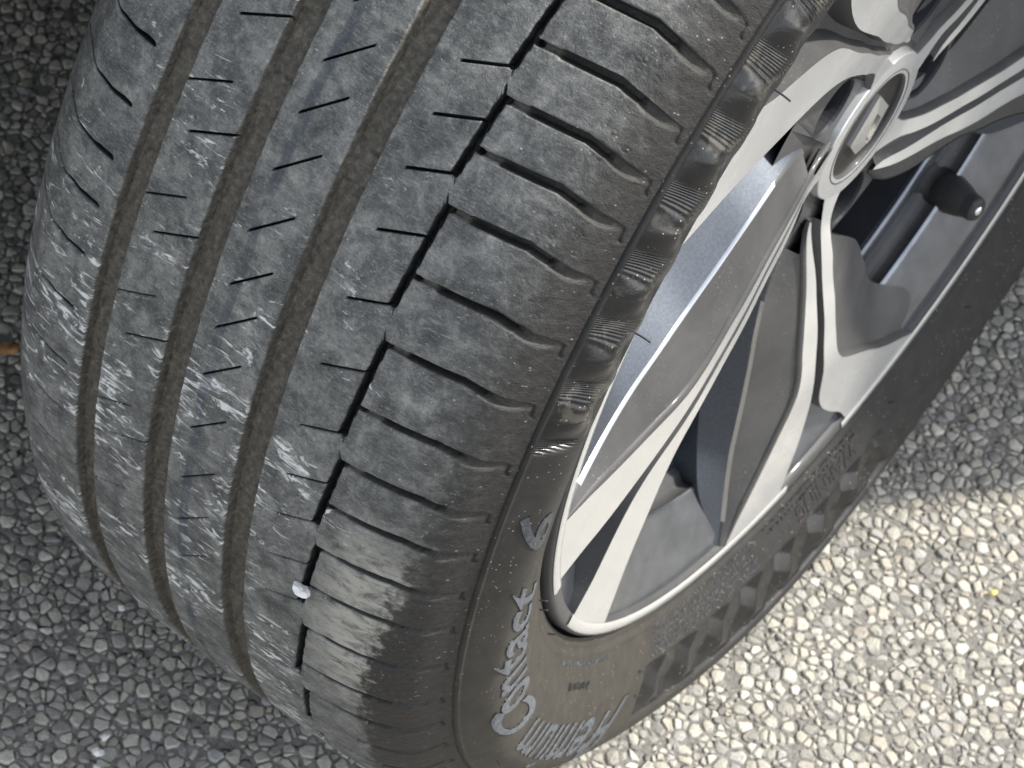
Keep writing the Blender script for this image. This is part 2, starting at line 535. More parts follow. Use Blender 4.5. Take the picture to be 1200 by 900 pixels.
def make_stones():
    rg = random.Random(5)
    sp = 0.0035
    seeds = {}
    def inside(x, h):
        if -0.56 < x < 0.10 and -0.20 < h < 0.44 and not (x > -0.10 and h < 0.10):
            if h < -0.75 * (x + 0.42) - 0.06 and x < -0.1:
                pass
            return True
        return 0.02 < x < 0.40 and -0.50 < h < 0.30
    i0, i1 = int(-0.58 / sp), int(0.42 / sp)
    j0, j1 = int(-0.52 / (sp * 0.87)), int(0.46 / (sp * 0.87))
    for i in range(i0, i1):
        for j in range(j0, j1):
            x = (i + (0.5 if j % 2 else 0)) * sp + rg.uniform(-0.40, 0.40) * sp
            h = j * sp * 0.87 + rg.uniform(-0.40, 0.40) * sp
            w = (rg.random() ** 3.0) * 2.4 - 0.3
            seeds[(i, j)] = (x, h, w * sp * sp)
    V, F3, tint, cand = [], [], [], []
    pal = [(0.40, 0.38, 0.325), (0.45, 0.43, 0.37), (0.49, 0.47, 0.405), (0.34, 0.325, 0.285), (0.43, 0.39, 0.325), (0.29, 0.278, 0.25), (0.52, 0.50, 0.43), (0.37, 0.36, 0.335)]
    nb = [(a, b) for a in range(-3, 4) for b in range(-3, 4) if (a or b)]
    for (i, j), (x, h, w) in seeds.items():
        if not inside(x, h):
            continue
        if rg.random() < 0.05:
            continue
        poly = [(-.008, -.008), (.008, -.008), (.008, .008), (-.008, .008)]
        for a, b in nb:
            q = seeds.get((i + a, j + b))
            if q is None:
                continue
            dx, dy = q[0] - x, q[1] - h
            L = math.hypot(dx, dy)
            if L < 1e-6 or L > 0.020:
                continue
            d = (L * L + w - q[2]) / (2 * L) - rg.uniform(0.0, 0.00045)
            poly = clip_poly(poly, dx / L, dy / L, d)
            if len(poly) < 3:
                break
        if len(poly) < 3:
            continue
        cx = sum(p[0] for p in poly) / len(poly)
        cy = sum(p[1] for p in poly) / len(poly)
        ar = abs(sum(poly[k][0] * poly[(k + 1) % len(poly)][1] - poly[(k + 1) % len(poly)][0] * poly[k][1] for k in range(len(poly)))) / 2
        if ar < 4e-6:
            continue
        # chip the corners
        pp = []
        for k in range(len(poly)):
            p, q = poly[k], poly[(k + 1) % len(poly)]
            e = math.hypot(q[0] - p[0], q[1] - p[1])
            if e < 0.0011:
                pp.append(((p[0] + q[0]) / 2, (p[1] + q[1]) / 2))
                continue
            s1, s2 = rg.uniform(0.06, 0.24), rg.uniform(0.76, 0.94)
            pp.append((p[0] + s1 * (q[0] - p[0]), p[1] + s1 * (q[1] - p[1])))
            pp.append((p[0] + s2 * (q[0] - p[0]), p[1] + s2 * (q[1] - p[1])))
        n = len(pp)
        if n < 4:
            continue
        sk = rg.uniform(.92, 1.0)
        pp = [(cx + (p_[0] - cx) * sk, cy + (p_[1] - cy) * sk) for p_ in pp]
        big = min(1.0, ar / 4.5e-5)
        top = rg.gauss(0.0003, 0.00042) + 0.0005 * big
        tx, ty = rg.gauss(0, 0.12), rg.gauss(0, 0.12)
        o = len(V)
        f0 = len(F3)
        jit = [rg.uniform(0.9, 1.06) for _ in range(n)]
        for ring, (sc, zz) in enumerate(((1.0, -0.0028), (0.94, -0.0010), (0.76, -0.0002))):
            for k, (px, py) in enumerate(pp):
                s = sc * (jit[k] if ring > 0 else 1)
                qx, qy = cx + (px - cx) * s, cy + (py - cy) * s
                z = top + zz + (tx * qx + ty * qy) * (ring > 0) + (rg.uniform(-1, 1) * 0.0002 if ring > 1 else 0)
                V.append((x + qx, -(h + qy), z))
        V.append((x + cx, -(h + cy), top + rg.uniform(-0.0002, 0.0003) + tx * cx + ty * cy))
        for ring in range(2):
            for k in range(n):
                a, b = o + ring * n + k, o + ring * n + (k + 1) % n
                F3.append((b, a, a + n)); F3.append((b, a + n, b + n))
        for k in range(n):
            F3.append((o + 2 * n + (k + 1) % n, o + 2 * n + k, o + 3 * n))
        c = pal[min(int(rg.random() ** 1.15 * len(pal)), len(pal) - 1)]
        g = rg.uniform(0.82, 1.15)
        c = (c[0] * g, c[1] * g, c[2] * g, 1.0)
        tint += [c] * (3 * n + 1)
        wp = Vector((x + cx, -(h + cy), 0)) - cam.matrix_world.translation
        dz = wp.dot(fv)
        ix, iy = 600 + 3119 * wp.dot(rv) / dz, 450 - 3119 * wp.dot(uv_) / dz
        seen = -5 < ix < 1205 and -5 < iy < 905 and not (-0.10 < x + cx < 0.125 and abs(h + cy) < .33 and not (x < .06 and h + cy > .12 and ix < 420 and iy > 560 + .9 * (ix - 60)) and not (x > .105))
        if seen:
            cand.append((ar / dz ** 2, f0, len(F3), o, len(V)))
    V, F3, tint = np.array(V), np.array(F3), np.array(tint)
    cand.sort(reverse=True)
    rest = np.ones(len(F3), bool)
    for _, f0, f1, v0, v1 in cand[:290]:
        rest[f0:f1] = False
        np_mesh('stone', V[v0:v1], F3[f0:f1] - v0, M_STONE, ground, None, {'tint': tint[v0:v1]}, smooth=False)
    o = sub_mesh('asphalt_stones', V, F3, rest, M_STONE, None, None, {'tint': tint}, smooth=False)
    tag(o, kind='stuff')
make_stones()

# ================================================================== THE WHEEL
wheel = empty('alloy_roadwheel', (0, 0, 0), 'worn wide black tyre on a grey and bright-machined five-spoke alloy wheel, standing on the asphalt', 'wheel')

# ------------------------------------------------------------------ tyre: tread as a relief
def crown(x):
    return R0 - 0.5553 * x * x + 0.4073 * x ** 4
right_p = herm([(.074, crown(.074)), (.086, crown(.086) - .0003), (.097, .3330), (.1085, .3262), (.118, .3116), (.1225, .306), (.1272, .298), (.1249, .281), (.1162, .26), (.108, .246)], 160)
left_p = herm([(-.055, crown(.055)), (-.067, .3355), (-.0775, .3275), (-.0855, .316), (-.0915, .3), (-.0955, .28), (-.09, .255), (-.08, .246)], 90)
i_sh = int(np.argmin(np.abs(right_p[:, 1] - 0.3116)))
mid_p = np.array([(x, crown(x)) for x in np.linspace(-.0545, .0735, 90)])
i_ls = int(np.argmin(np.abs(left_p[:, 1] - 0.3165)))
top_p = np.vstack([left_p[:i_ls + 1][::-1], mid_p, right_p[:i_sh + 1]])
def prof_r(x):
    return np.interp(x, top_p[:, 0], top_p[:, 1])

MMDEG = 340 * math.pi / 180          # millimetres of tread per degree
SH = np.array([(-86, -1.8), (-78, -1.6), (-71.5, -1.3), (-64, -.4), (-55, -.1), (-46, 0), (-39.5, .3), (-30.1, 1.05), (-6, -1.05),
               (4.6, 2.25), (31.3, -2.25), (42, .95), (66.5, -.95), (69, 0), (97, -.5), (105, -.2), (115, .2), (119, .4)], float)
def shear(x):                        # x in mm -> degrees
    return np.interp(x, SH[:, 0], SH[:, 1])

IN = [4.2, 7.4, 10.5, 13.8, 17.2, 21.1, 24.7, 28.0, 31.6, 35.8, 40.5, 44.9, 48.9, 52.8, 56.7, 60.6, 64.8, -2.8, 0.8, -6.4, -10, 69, 73]
R2A = [(-4.2, t) for t in (4.6, 12.0, 19.4, 26.2, 33.8, 42.4, 51.6, 59.0, 66.5, -3.0, -10)]      # from groove two
R2B = [(-29, t) for t in (10.2, 17.6, 25.1, 32.1, 41.0, 49.0, 57.2, 65.0, 3.0, -5)]              # from groove one
R3 = [(11, t) for t in (-3, 1.2, 5.2, 8.8, 12.4, 15.6, 19.2, 23.2, 26.9, 30.0, 33.6, 38.0, 42.5, 46.7, 50.9, 55.2, 59.4, 63.8, 68.2, -8)]
R4 = [(66, t) for t in (-5, -1.4, 2.9, 7.2, 10.4, 13.7, 17.6, 22.1, 26.7, 31.3, 35.3, 38.7, 42.6, 46.5, 50.5, 55.3, 59.6, 64.2, 68.6, -9)]
LA = [-13.4, -9.0, -5.0, -1.4, 1.9, 5.4, 8.8, 11.9, 15.5, 19.9, 24.4, 29.0, 33.2, 36.8, 40.6, 44.4, 48.9, 53.8, 57.8, 62.4, 66.6, 71.0, 75.0, 79, 83]
ZIG = [(-5.0, -1.4), (1.9, 7.2), (8.8, 13.7), (15.5, 22.1), (24.4, 31.3), (33.2, 38.7), (40.6, 46.5), (48.9, 55.3), (57.8, 64.2), (66.6, 72.6), (-13.4, -9.2)]

slits = []            # row centre, half width mm, x range mm, depth m
for t in IN: slits.append((t - shear(-46), None, -79, -45.6, 0.0045, 'in'))
for xr, t in R2A: slits.append((t - shear(xr), 0.50, -22.6, 0, 0.0042, 's'))
for xr, t in R2B: slits.append((t - shear(xr), 0.42, -33, -14.6, 0.0036, 's'))
for xr, t in R3: slits.append((t - shear(xr), 0.56, 10.6, 24.4, 0.0042, 's'))
for xr, t in R4: slits.append((t - shear(xr), 0.56, 51.0, 67.5, 0.0042, 's'))

rows = list(np.arange(-20, 84.01, 0.095))
for s in slits:
    hw = (s[1] or 0.62) / MMDEG
    for d in (-hw - .03, -hw, -hw * .55, 0, hw * .55, hw, hw + .03):
        rows.append(s[0] + d)
rows += list(np.arange(86, 340.1, 2.0))
rows = np.array(sorted(r for r in rows if -20 <= r <= 340))
keep = [0]
for k in range(1, len(rows)):
    if rows[k] - rows[keep[-1]] > 0.012:
        keep.append(k)
rows = rows[keep]
rows[-1] = 340.0
GRV = [(-39.5, -30.1, .0042), (-6.0, 4.6, .0045), (31.3, 42.0, .0045)]
cols = list(np.arange(-84, 118.0, 0.55))
for a, b, _ in GRV:
    cols = [c for c in cols if not (a - 0.7 < c < a + 1.3 or b - 1.3 < c < b + 0.7)]
    for e, sg in ((a, 1), (b, -1)):
        cols += [e - sg * .6, e - sg * .3, e - sg * .1, e + sg * .12, e + sg * .5, e + sg * .95, e + sg * 1.25]
cols = np.array(sorted(cols + [top_p[0, 0] * 1000 + .05, 118.0]))

X, Rw = np.meshgrid(cols, rows, indexing='xy')       # shape rows x cols
TH = Rw + shear(X) * np.clip((340 - Rw) / 4, 0, 1) * 1.0
TH[-1] = TH[0] + 360
fine = (Rw > -20) & (Rw < 84.0)
dep = np.zeros_like(X)
wide = np.zeros_like(X)
nz = np.sin(TH * 3.1) * .10 + np.sin(TH * 7.7 + 1) * .07 + np.sin(TH * 19.3 + X * .2) * .05
for a, b, D in GRV:
    e = np.minimum(X - a + nz * .8, b - X + nz * .8)
    d = D * sstep(e, -0.25, 1.0)
    d += np.where(e > 1.0, 0.0004 * np.sin(TH * 1.7 + X), 0)
    wide = np.maximum(wide, (d > 1e-5).astype(float))
    dep = np.maximum(dep, d)
# tread-wear bars in the grooves
for a, b, D in GRV:
    for tb in (15.8, 52.0 if a > 30 else 3.0):
        bar = (X > a) & (X < b) & (np.abs(TH - tb - a * .02) < 1.0)
        dep = np.where(bar, np.minimum(dep, 0.0036 + 0 * dep), dep)
for rc, hw, xa, xb, D, kind in slits:
    k0, k1 = np.searchsorted(rows, [rc - .4, rc + .4])
    if k1 <= k0: continue
    sl = slice(k0, k1)
    dm = np.abs(Rw[sl] - rc) * MMDEG
    xx = X[sl]
    if kind == 'in':
        w = np.interp(xx, [-79, -70, -50, -46.5, -45.6], [.45, .62, .90, .86, .3])
    else:
        w = np.full_like(xx, hw)
    inx = sstep(np.minimum(xx - xa, xb - xx), -0.05, 0.5)
    d = D * sstep(w - dm, -0.08, 0.20) * inx
    dep[sl] = np.maximum(dep[sl], d)
def seg_dist(x0, t0, x1, t1):
    px, py = X - x0, (TH - t0) * MMDEG
    vx, vy = x1 - x0, (t1 - t0) * MMDEG
    s = np.clip((px * vx + py * vy) / (vx * vx + vy * vy), 0, 1)
    return np.hypot(px - s * vx, py - s * vy), s
for t0, t1 in ZIG:
    dd, s = seg_dist(68.9, t0 + .1, 66.3, t1 - .1)
    m_ = (X > 60) & (X < 74) & fine
    d = 0.0058 * sstep(1.5 + nz * .4 - dd, -0.15, 0.45)
    dep = np.where(m_, np.maximum(dep, d), dep)
lat = np.zeros_like(X)
for tl in LA:
    if tl < -19: continue
    k0, k1 = np.searchsorted(rows, [tl - 1.5, tl + 2.2])
    sl = slice(k0, k1)
    xx = X[sl]
    off = (Rw[sl] - tl) * MMDEG                           # mm from centre line, + is downwards
    up = np.interp(xx, [68, 77, 78, 104, 106, 115], [1.1, 1.2, 1.5, 1.7, 1.75, 1.0])
    lo = np.interp(xx, [68, 77, 78, 103, 105.5, 108, 112, 115], [1.1, 1.2, 1.5, 1.7, 2.4, 2.7, 2.9, 2.0])
    D = np.interp(xx, [68.5, 70.5, 71.5, 76.5, 78, 103, 105.5, 111, 115.3], [.0055, .0055, .0019, .0019, .0058, .0056, .0034, .0026, .0003])
    dn = nz[sl] * .5
    d = D * sstep(off + up + dn, -0.2, 0.5) * sstep(lo - off + dn, -0.25, np.where(xx > 103, 1.2, .45)) * (xx > 67.5) * sstep(115.6 - xx, 0, .5)
    dep[sl] = np.maximum(dep[sl], d)
    hook = 0.0012 * sstep(.45 - np.abs(xx - 115.3 - off * .12), -.1, .2) * sstep(np.minimum(off + .6, 5.6 - off), 0, .4)
    dep[sl] = np.maximum(dep[sl], hook)
    wide[sl] = np.maximum(wide[sl], 0.55 * ((xx > 70.8) & (xx < 77.2) & (d > 1e-5)))
    wide[sl] = np.maximum(wide[sl], 0.30 * ((xx >= 77.2) & (d > 1e-5)))
# small dimples of the shoulder
for k in range(170):
    tc, xc = RNG.uniform(-16, 34), RNG.uniform(97, 117)
    k0, k1 = np.searchsorted(rows, [tc - .7, tc + .7])
    sl = slice(k0, k1)
    d2 = np.hypot(X[sl] - xc, (TH[sl] - tc) * MMDEG)
    dep[sl] += np.where(dep[sl] < 1e-5, 0.00022 * (sstep(.75 - np.abs(d2 - .95), .2, .7)), 0)
lump = (np.sin(TH * 5.3 + X * .31) * np.sin(X * .43 - TH * 2.1) * .00008 + np.sin(TH * 1.1 + X * .05) * .0001) * (dep < 1e-4)
Rr = prof_r(X / 1000) - dep + lump
V = tyre_w(X / 1000, Rr, TH).reshape(-1, 3)
nr, nc = X.shape
idx = np.arange(nr * nc).reshape(nr, nc)
F = np.stack([idx[:-1, :-1], idx[:-1, 1:], idx[1:, 1:], idx[1:, :-1]], -1).reshape(-1, 4)
UV = np.stack([TH * MMDEG / 1000, X / 1000], -1).reshape(-1, 2)
A = {'depth': dep.ravel(), 'wide': wide.ravel()}
fx = (X[:-1, :-1] + X[1:, 1:]) / 2
fr = (Rw[:-1, :-1] + Rw[1:, 1:]) / 2
fd = np.minimum(np.minimum(dep[:-1, :-1], dep[1:, 1:]), np.minimum(dep[1:, :-1], dep[:-1, 1:]))
lab = np.zeros(fx.shape, int)
lab[fx > -34.8] = 1
lab[fx > -0.7] = 2
lab[fx > 36.6] = 3
blk = fx > 67.6
LAs = np.array(sorted(LA))
bi = np.searchsorted(LAs, fr)
lab = np.where(blk, 100 + bi, lab)
lab[blk & ((fr > 83.5) | (fr < LAs[0]))] = 90
lab[(fd > 0.0034) & (fr < 84)] = 99
labf = lab.ravel()
for L in range(4):
    sub_mesh('tread_rib', V, F, labf == L, M_TREAD, wheel, UV, A)
for L in sorted(set(labf[labf >= 100])):
    sub_mesh('tread_block', V, F, labf == L, M_TREAD, wheel, UV, A)
sub_mesh('tread_shoulder', V, F, labf == 90, M_TREAD, wheel, UV, A)
sub_mesh('tread_base', V, F, labf == 99, M_TREAD, wheel, UV, A)

# ------------------------------------------------------------------ tyre: sidewalls
def side_x(r):
    p = right_p[i_sh:]
    return np.interp(r, p[::-1, 1], p[::-1, 0])
PER = 9.4
def pattern(th, r):
    """height of the moulded diamond band, its mask, fan weight and hatch phase"""
    m1 = sstep(th, -60, -59) * (1 - sstep(th - (r - .29) * 60, 27.2, 27.5))
    m2 = sstep(th + (r - .285) * 90, 104.0, 104.4) * (1 - sstep(th, 151, 153))
    band = sstep(r, .2735, .2755) * (1 - sstep(r, .3085, .3105))
    band2 = sstep(r, .2675, .2685) * (1 - sstep(r, .2895, .2905))
    mk = np.maximum(m1 * band, m2 * band2)
    u = th / PER
    v = (r - .274) / .0365 * 2                    # two rows of diamonds
    a, b = u + v * .5, u - v * .5
    tri = lambda q: np.abs((q % 1.0) * 2 - 1) * 2 - 1
    up_ = u * 2 + v * .5
    h = 0.85 * np.sin(2 * np.pi * up_) + 0.55 * np.sin(2 * np.pi * (u * 2 - v * .8)) * sstep(v, .7, 1.2)
    v2 = (r - .268) / .022 * 2
    a2, b2 = (th - 1.5) / 6.4 + v2 * .25, (th - 1.5) / 6.4 - v2 * .5
    h = np.where(th > 90, 0.8 * tri(a2) + 0.8 * tri(b2) - .9, h)
    # fine ribs that fan in and out over the outer row
    ph = 2 * np.pi / .30 * (th + 0.55 * (v - .4) * np.sin(2 * np.pi * u * 2 + .8))
    fan = sstep(v, .85, 1.05) * (1 - sstep(v, 1.85, 2.0)) * sstep(np.sin(2 * np.pi * (u * 2 + .1)), -.75, -.1)
    fan = np.where(th > 90, 0.0, fan)
    return h, mk, fan, ph
thc = np.unique(np.concatenate([np.arange(-24, 31, .16), np.arange(31, 102, .5), np.arange(102, 155, .11), np.arange(155, 200, .5), np.arange(200, 336.1, 3)]))
thc[-1] = 336
pp = right_p[i_sh:]
# rim of the shoulder: a fine cut and a raised line
extra = []
for k, (x_, r_) in enumerate(pp):
    extra.append((x_, r_))
pp = np.array(extra)
s_ = np.r_[0, np.cumsum(np.hypot(*np.diff(pp, axis=0).T))]
ss = np.unique(np.concatenate([np.linspace(0, .004, 14), np.arange(.004, s_[-1], .0009), [s_[-1]]]))
px = np.interp(ss, s_, pp[:, 0]); pr = np.interp(ss, s_, pp[:, 1])
tx_, tr_ = np.gradient(px, ss), np.gradient(pr, ss)
nx_, nr_ = -tr_, tx_                                   # outward normal in (x, r)
off = -0.0009 * np.exp(-((ss - .0006) / .00035) ** 2) + 0.0006 * np.exp(-((ss - .0022) / .0006) ** 2)
off += 0.0005 * np.exp(-((pr - .2525) / .0007) ** 2) - 0.0006 * np.exp(-((pr - .2500) / .0005) ** 2)
S_, T_ = np.meshgrid(np.arange(len(ss)), thc, indexing='xy')
rr_, xx_ = pr[S_], px[S_]
hh, mk, fan, hatch = pattern(T_, rr_)
o_ = off[S_] + mk * (np.where(T_ < 90, 0.0010, 0.0013) * hh - 0.0006)
x2, r2 = xx_ + nx_[S_] * o_, rr_ + nr_[S_] * o_
r2 = np.where(S_ == 0, pr[0], r2); x2 = np.where(S_ == 0, px[0], x2)
V2 = tyre_w(x2, r2, T_).reshape(-1, 3)
nr, nc = S_.shape
idx = np.arange(nr * nc).reshape(nr, nc)
F2 = np.stack([idx[:-1, :-1], idx[:-1, 1:], idx[1:, 1:], idx[1:, :-1]], -1).reshape(-1, 4)
UV2 = np.stack([T_, rr_], -1).reshape(-1, 2)
zero = np.zeros(nr * nc)
sub_mesh('tyre_sidewall', V2, F2, np.ones(len(F2), bool), M_SIDE, wheel, UV2,
         {'pattern': mk.ravel(), 'fan': fan.ravel(), 'hatch': hatch.ravel(), 'letter': zero})
# inner sidewall
lp = left_p[i_ls:]
thl = np.arange(-24, 336.1, 3.0)
S_, T_ = np.meshgrid(np.arange(len(lp)), thl, indexing='xy')
V3 = tyre_w(lp[S_, 0], lp[S_, 1], T_).reshape(-1, 3)
nr, nc = S_.shape
idx = np.arange(nr * nc).reshape(nr, nc)
F3 = np.stack([idx[:-1, 1:], idx[:-1, :-1], idx[1:, :-1], idx[1:, 1:]], -1).reshape(-1, 4)
z3 = np.zeros(nr * nc)
np_mesh('inner_sidewall', V3, F3, M_SIDE, wheel, np.stack([T_, lp[S_, 1]], -1).reshape(-1, 2), {'pattern': z3, 'fan': z3, 'hatch': z3, 'letter': z3})

# ------------------------------------------------------------------ lettering moulded on the sidewall
def side_pt(r, th, up):
    """point on the outer sidewall raised by up"""
    i = np.argmin(np.abs(pr - r))
    return side_x(r) + nx_[i] * up, r + nr_[i] * up

def letters(text, th_start, th_end, r_base, r_top, slant=0.25, height=0.0007, lightness=1.0, name='sidewall_lettering', fit_h=None):
    """text runs from th_start to th_end (decreasing th = reading direction), feet at r_base"""
    cu = bpy.data.curves.new('text', 'FONT')
    cu.body = text
    cu.resolution_u = 5
    cu.extrude = 0.5
    cu.offset = 0.013
    o = bpy.data.objects.new('text', cu)
    col.objects.link(o)
    dg = bpy.context.evaluated_depsgraph_get()
    me = bpy.data.meshes.new_from_object(o.evaluated_get(dg))
    bpy.data.objects.remove(o, do_unlink=True)
    bm = bmesh.new()
    bm.from_mesh(me)
    bpy.data.meshes.remove(me)
    bmesh.ops.triangulate(bm, faces=bm.faces)
    for _ in range(2):
        lim = 0.12
        es = [e for e in bm.edges if e.calc_length() > lim]
        if es:
            bmesh.ops.subdivide_edges(bm, edges=es, cuts=1)
            bmesh.ops.triangulate(bm, faces=bm.faces)
    xs = [v.co.x for v in bm.verts]; ys = [v.co.y for v in bm.verts]
    x0, x1, y0, y1 = min(xs), max(xs), 0.0, (fit_h or max(ys))
    for v in bm.verts:
        fx_ = (v.co.x - x0) / (x1 - x0)
        fy_ = v.co.y / y1
        th = th_start + (th_end - th_start) * fx_ - slant * fy_
        r = r_base + (r_top - r_base) * fy_
        x_, r_ = side_pt(r, th, height if v.co.z > 0 else -0.0004)
        P = tyre_w(np.array([x_]), np.array([r_]), np.array([th]))[0]
        v.co = P
    me = bpy.data.meshes.new(name)
    bmesh.ops.recalc_face_normals(bm, faces=bm.faces)
    bm.to_mesh(me); bm.free()
    n = len(me.vertices)
    for an, val in (('pattern', 0.0), ('fan', 0.0), ('hatch', 0.0), ('letter', lightness)):
        a = me.attributes.new(an, 'FLOAT', 'POINT')
        a.data.foreach_set('value', np.full(n, val, dtype=np.float32))
    return link(name, me, M_SIDE, wheel)

letters('P', 102.0, 98.0, .2760, .2985, 6.5, .0004, 0.4, fit_h=.70)
letters('remium', 98.0, 75.0, .2790, .2960, 4.0, .0004, 0.5, fit_h=.53)
letters('C', 74.5, 68.0, .2750, .2995, 9.0, .0005, 0.62, fit_h=.70)
letters('ontact', 67.0, 46.5, .2735, .2975, 5.5, .0005, 0.55, fit_h=.53)
letters('6', 38.5, 34.8, .2880, .3050, 2.0, .0004, 0.3, fit_h=.70)
letters('WARNING', 148.5, 137.0, .2585, .2655, 0.0, .0004, 0.0, fit_h=.72)

def tiny_marks(rows_, seed, name='sidewall_small_print', light=0.55):
    """rows of tiny raised characters, too small to read: each a little bar or two"""
    rg = random.Random(seed)
    Vv, Ff = [], []
    for (t0, t1, r, hgt, gap) in rows_:
        t = t0
        while t < t1:
            w = rg.uniform(.16, .34)
            if rg.random() < gap:
                t += w * 1.6
                continue
            for part in range(rg.choice((1, 2, 2, 3))):
                a0 = t + rg.uniform(0, w * .5); a1 = a0 + w * rg.uniform(.25, .6)
                q0 = r + hgt * rg.uniform(0, .55); q1 = q0 + hgt * rg.uniform(.25, .5)
                o = len(Vv)
                for up in (-.0002, .0005):
                    for (tt, q) in ((a0, q0), (a1, q0), (a1, q1), (a0, q1)):
                        x_, r_ = side_pt(q, tt, up)
                        Vv.append(tyre_w(np.array([x_]), np.array([r_]), np.array([tt]))[0])
                Ff += [(o + 4, o + 5, o + 6, o + 7), (o, o + 1, o + 5, o + 4), (o + 1, o + 2, o + 6, o + 5), (o + 2, o + 3, o + 7, o + 6), (o + 3, o, o + 4, o + 7)]
            t += w * 1.35
    n = len(Vv)
    o = np_mesh(name, np.array(Vv), np.array(Ff), M_SIDE, wheel, None, {'pattern': np.zeros(n), 'fan': np.zeros(n), 'hatch': np.zeros(n), 'letter': np.full(n, light)}, smooth=False)
    o['kind'] = 'stuff'
    return o
tiny_marks([(80, 96, .2545, .0022, .1)], 3)
tiny_marks([(107, 129, .2525 + k * .0028, .0019, .25) for k in range(5)], 4)
tiny_marks([(131, 149, .2525 + k * .0030, .0020, .3) for k in range(2)], 5, light=0.0)
tiny_marks([(84.2, 90.5, .2622, .0035, .0)], 6, light=0.12)

# ------------------------------------------------------------------ vent hairs left by the mould
def hair(r, th, length, lean=0.0, rad_=0.00035):
    x_, r_ = side_pt(r, th, -0.0003)
    i = np.argmin(np.abs(pr - r))
    bm = bmesh.new()
    pts = []
    for k in range(4):
        f_ = k / 3
        x2_, r2_ = side_pt(r, th, -0.0003 + length * f_)
        pts.append(Vector(tyre_w(np.array([x2_]), np.array([r2_]), np.array([th + lean * f_ * f_]))[0]))
    rings = []
    d = (pts[-1] - pts[0]).normalized()
    a = d.orthogonal().normalized(); b = d.cross(a)
    for p in pts:
        rings.append([bm.verts.new(p + a * math.cos(q) * rad_ + b * math.sin(q) * rad_) for q in (k * math.pi / 3 for k in range(6))])
    for k in range(3):
        for q in range(6):
            bm.faces.new((rings[k][q], rings[k][(q + 1) % 6], rings[k + 1][(q + 1) % 6], rings[k + 1][q]))
    bm.faces.new(rings[-1])
    return bm_obj('mould_hair', bm, M_HAIR, wheel, True)
for r_, t_, l_, ln in ((.286, 1.2, .0062, .1), (.285, 19.6, .0060, .1), (.2495, 61.5, .0040, .1), (.2495, 64.0, .0036, 0), (.2495, 72.5, .0040, .1),
                       (.278, 103.5, .0030, .6), (.268, 104, .0028, .5), (.262, 155, .003, .6), (.266, 169, .003, .5), (.302, 72.0, .002, .6)):
    hair(r_, t_, l_, ln)

# ------------------------------------------------------------------ alloy rim
XF_R = [.03, .036, .044, 0.05, 0.06, 0.07, 0.08, 0.09, 0.1, 0.11, 0.12, 0.13, 0.14, 0.15, 0.16, 0.17, 0.18, 0.19, 0.2, 0.21, 0.22, 0.2375, .25]
XF_X = [.0886, .0890, .0898, 0.0906, 0.0933, 0.0956, 0.0974, 0.0991, 0.101, 0.1026, 0.1039, 0.1052, 0.1064, 0.1072, 0.1076, 0.1078, 0.1081, 0.1085, 0.1090, 0.1095, 0.1099, 0.1106, .111]
def dense(tab):
    q = herm([(a * 1000, b) for a, b in tab], 900)
    return np.stack([q[:, 0] / 1000, q[:, 1]], 1)
_XF = dense(list(zip(XF_R, XF_X)))
def xf(r):
    return np.interp(r, _XF[:, 0], _XF[:, 1])
_cache = {}
def ip(tab, r):
    k = id(tab)
    if k not in _cache:
        _cache[k] = dense(tab)
    q = _cache[k]
    return np.interp(r, q[:, 0], q[:, 1])
LO = [(0.046, 17.0), (0.05, 20.5), (0.06, 29.0), (0.07, 36.3), (0.08, 41.6), (0.09, 45.1), (0.1, 47.53), (0.11, 49.68), (0.12, 51.6), (0.13, 53.52), (0.14, 54.8), (0.15, 55.4), (0.16, 55.2), (0.17, 54.6), (0.18, 53.9), (0.19, 53.2), (0.2, 52.4), (0.21, 51.6), (0.22, 50.9), (0.2375, 50.2)]
LI = [(0.046, 19.5), (0.05, 26.0), (0.06, 36.2), (0.07, 43.5), (0.08, 48.4), (0.09, 51.6), (0.1, 54.05), (0.11, 56.2), (0.12, 57.82), (0.13, 58.95), (0.14, 59.99), (0.15, 61.1), (0.16, 62.1), (0.17, 62.9), (0.18, 63.3), (0.19, 63.4), (0.2, 63.3), (0.21, 63.0), (0.22, 62.6), (0.2375, 62.3)]
HO = [(.034, 22), (.042, 33), (0.05, 39.8), (0.06, 44.8), (0.07, 49.0), (0.08, 52.4), (0.09, 55.29), (0.1, 57.48), (0.11, 59.38), (0.12, 60.76), (0.13, 61.9), (0.14, 63.04), (0.15, 64.15), (0.16, 64.93), (0.17, 65.59), (0.18, 66.43), (0.19, 67.86), (0.2, 69.79), (0.21, 71.87), (0.22, 73.9), (0.2375, 76)]
HI = [(.034, 52), (.042, 49.5), (0.05, 50.3), (0.06, 53.4), (0.07, 56.86), (0.08, 58.92), (0.09, 60.99), (0.1, 62.75), (0.11, 64.03), (0.12, 65.19), (0.13, 66.34), (0.14, 67.4), (0.15, 68.9), (0.16, 71.2), (0.17, 74.4), (0.18, 77.5), (0.19, 80.1), (0.2, 82.2), (0.21, 84.3), (0.22, 86.5), (0.2375, 89.8)]
CR = [(.046, 12), (.052, 20), (.06, 20.5), (.08, 24), (.10, 31), (.12, 38), (.14, 42.7), (.16, 45), (.18, 47), (.20, 48.4), (.22, 49.2), (.2375, 49.4)]
CRX = [(.046, .0865), (.052, .0845), (.06, .0855), (.08, .0880), (.10, .0905), (.12, .0920), (.14, .0933), (.16, .0955), (.18, .0973), (.20, .1005), (.22, .1050), (.2375, .1098)]
F2T = [(.046, 8), (.052, 14), (.06, 13), (.08, 17), (.10, 25), (.12, 32.5), (.14, 38), (.16, 41), (.18, 43), (.20, 44), (.22, 47), (.2375, 49)]
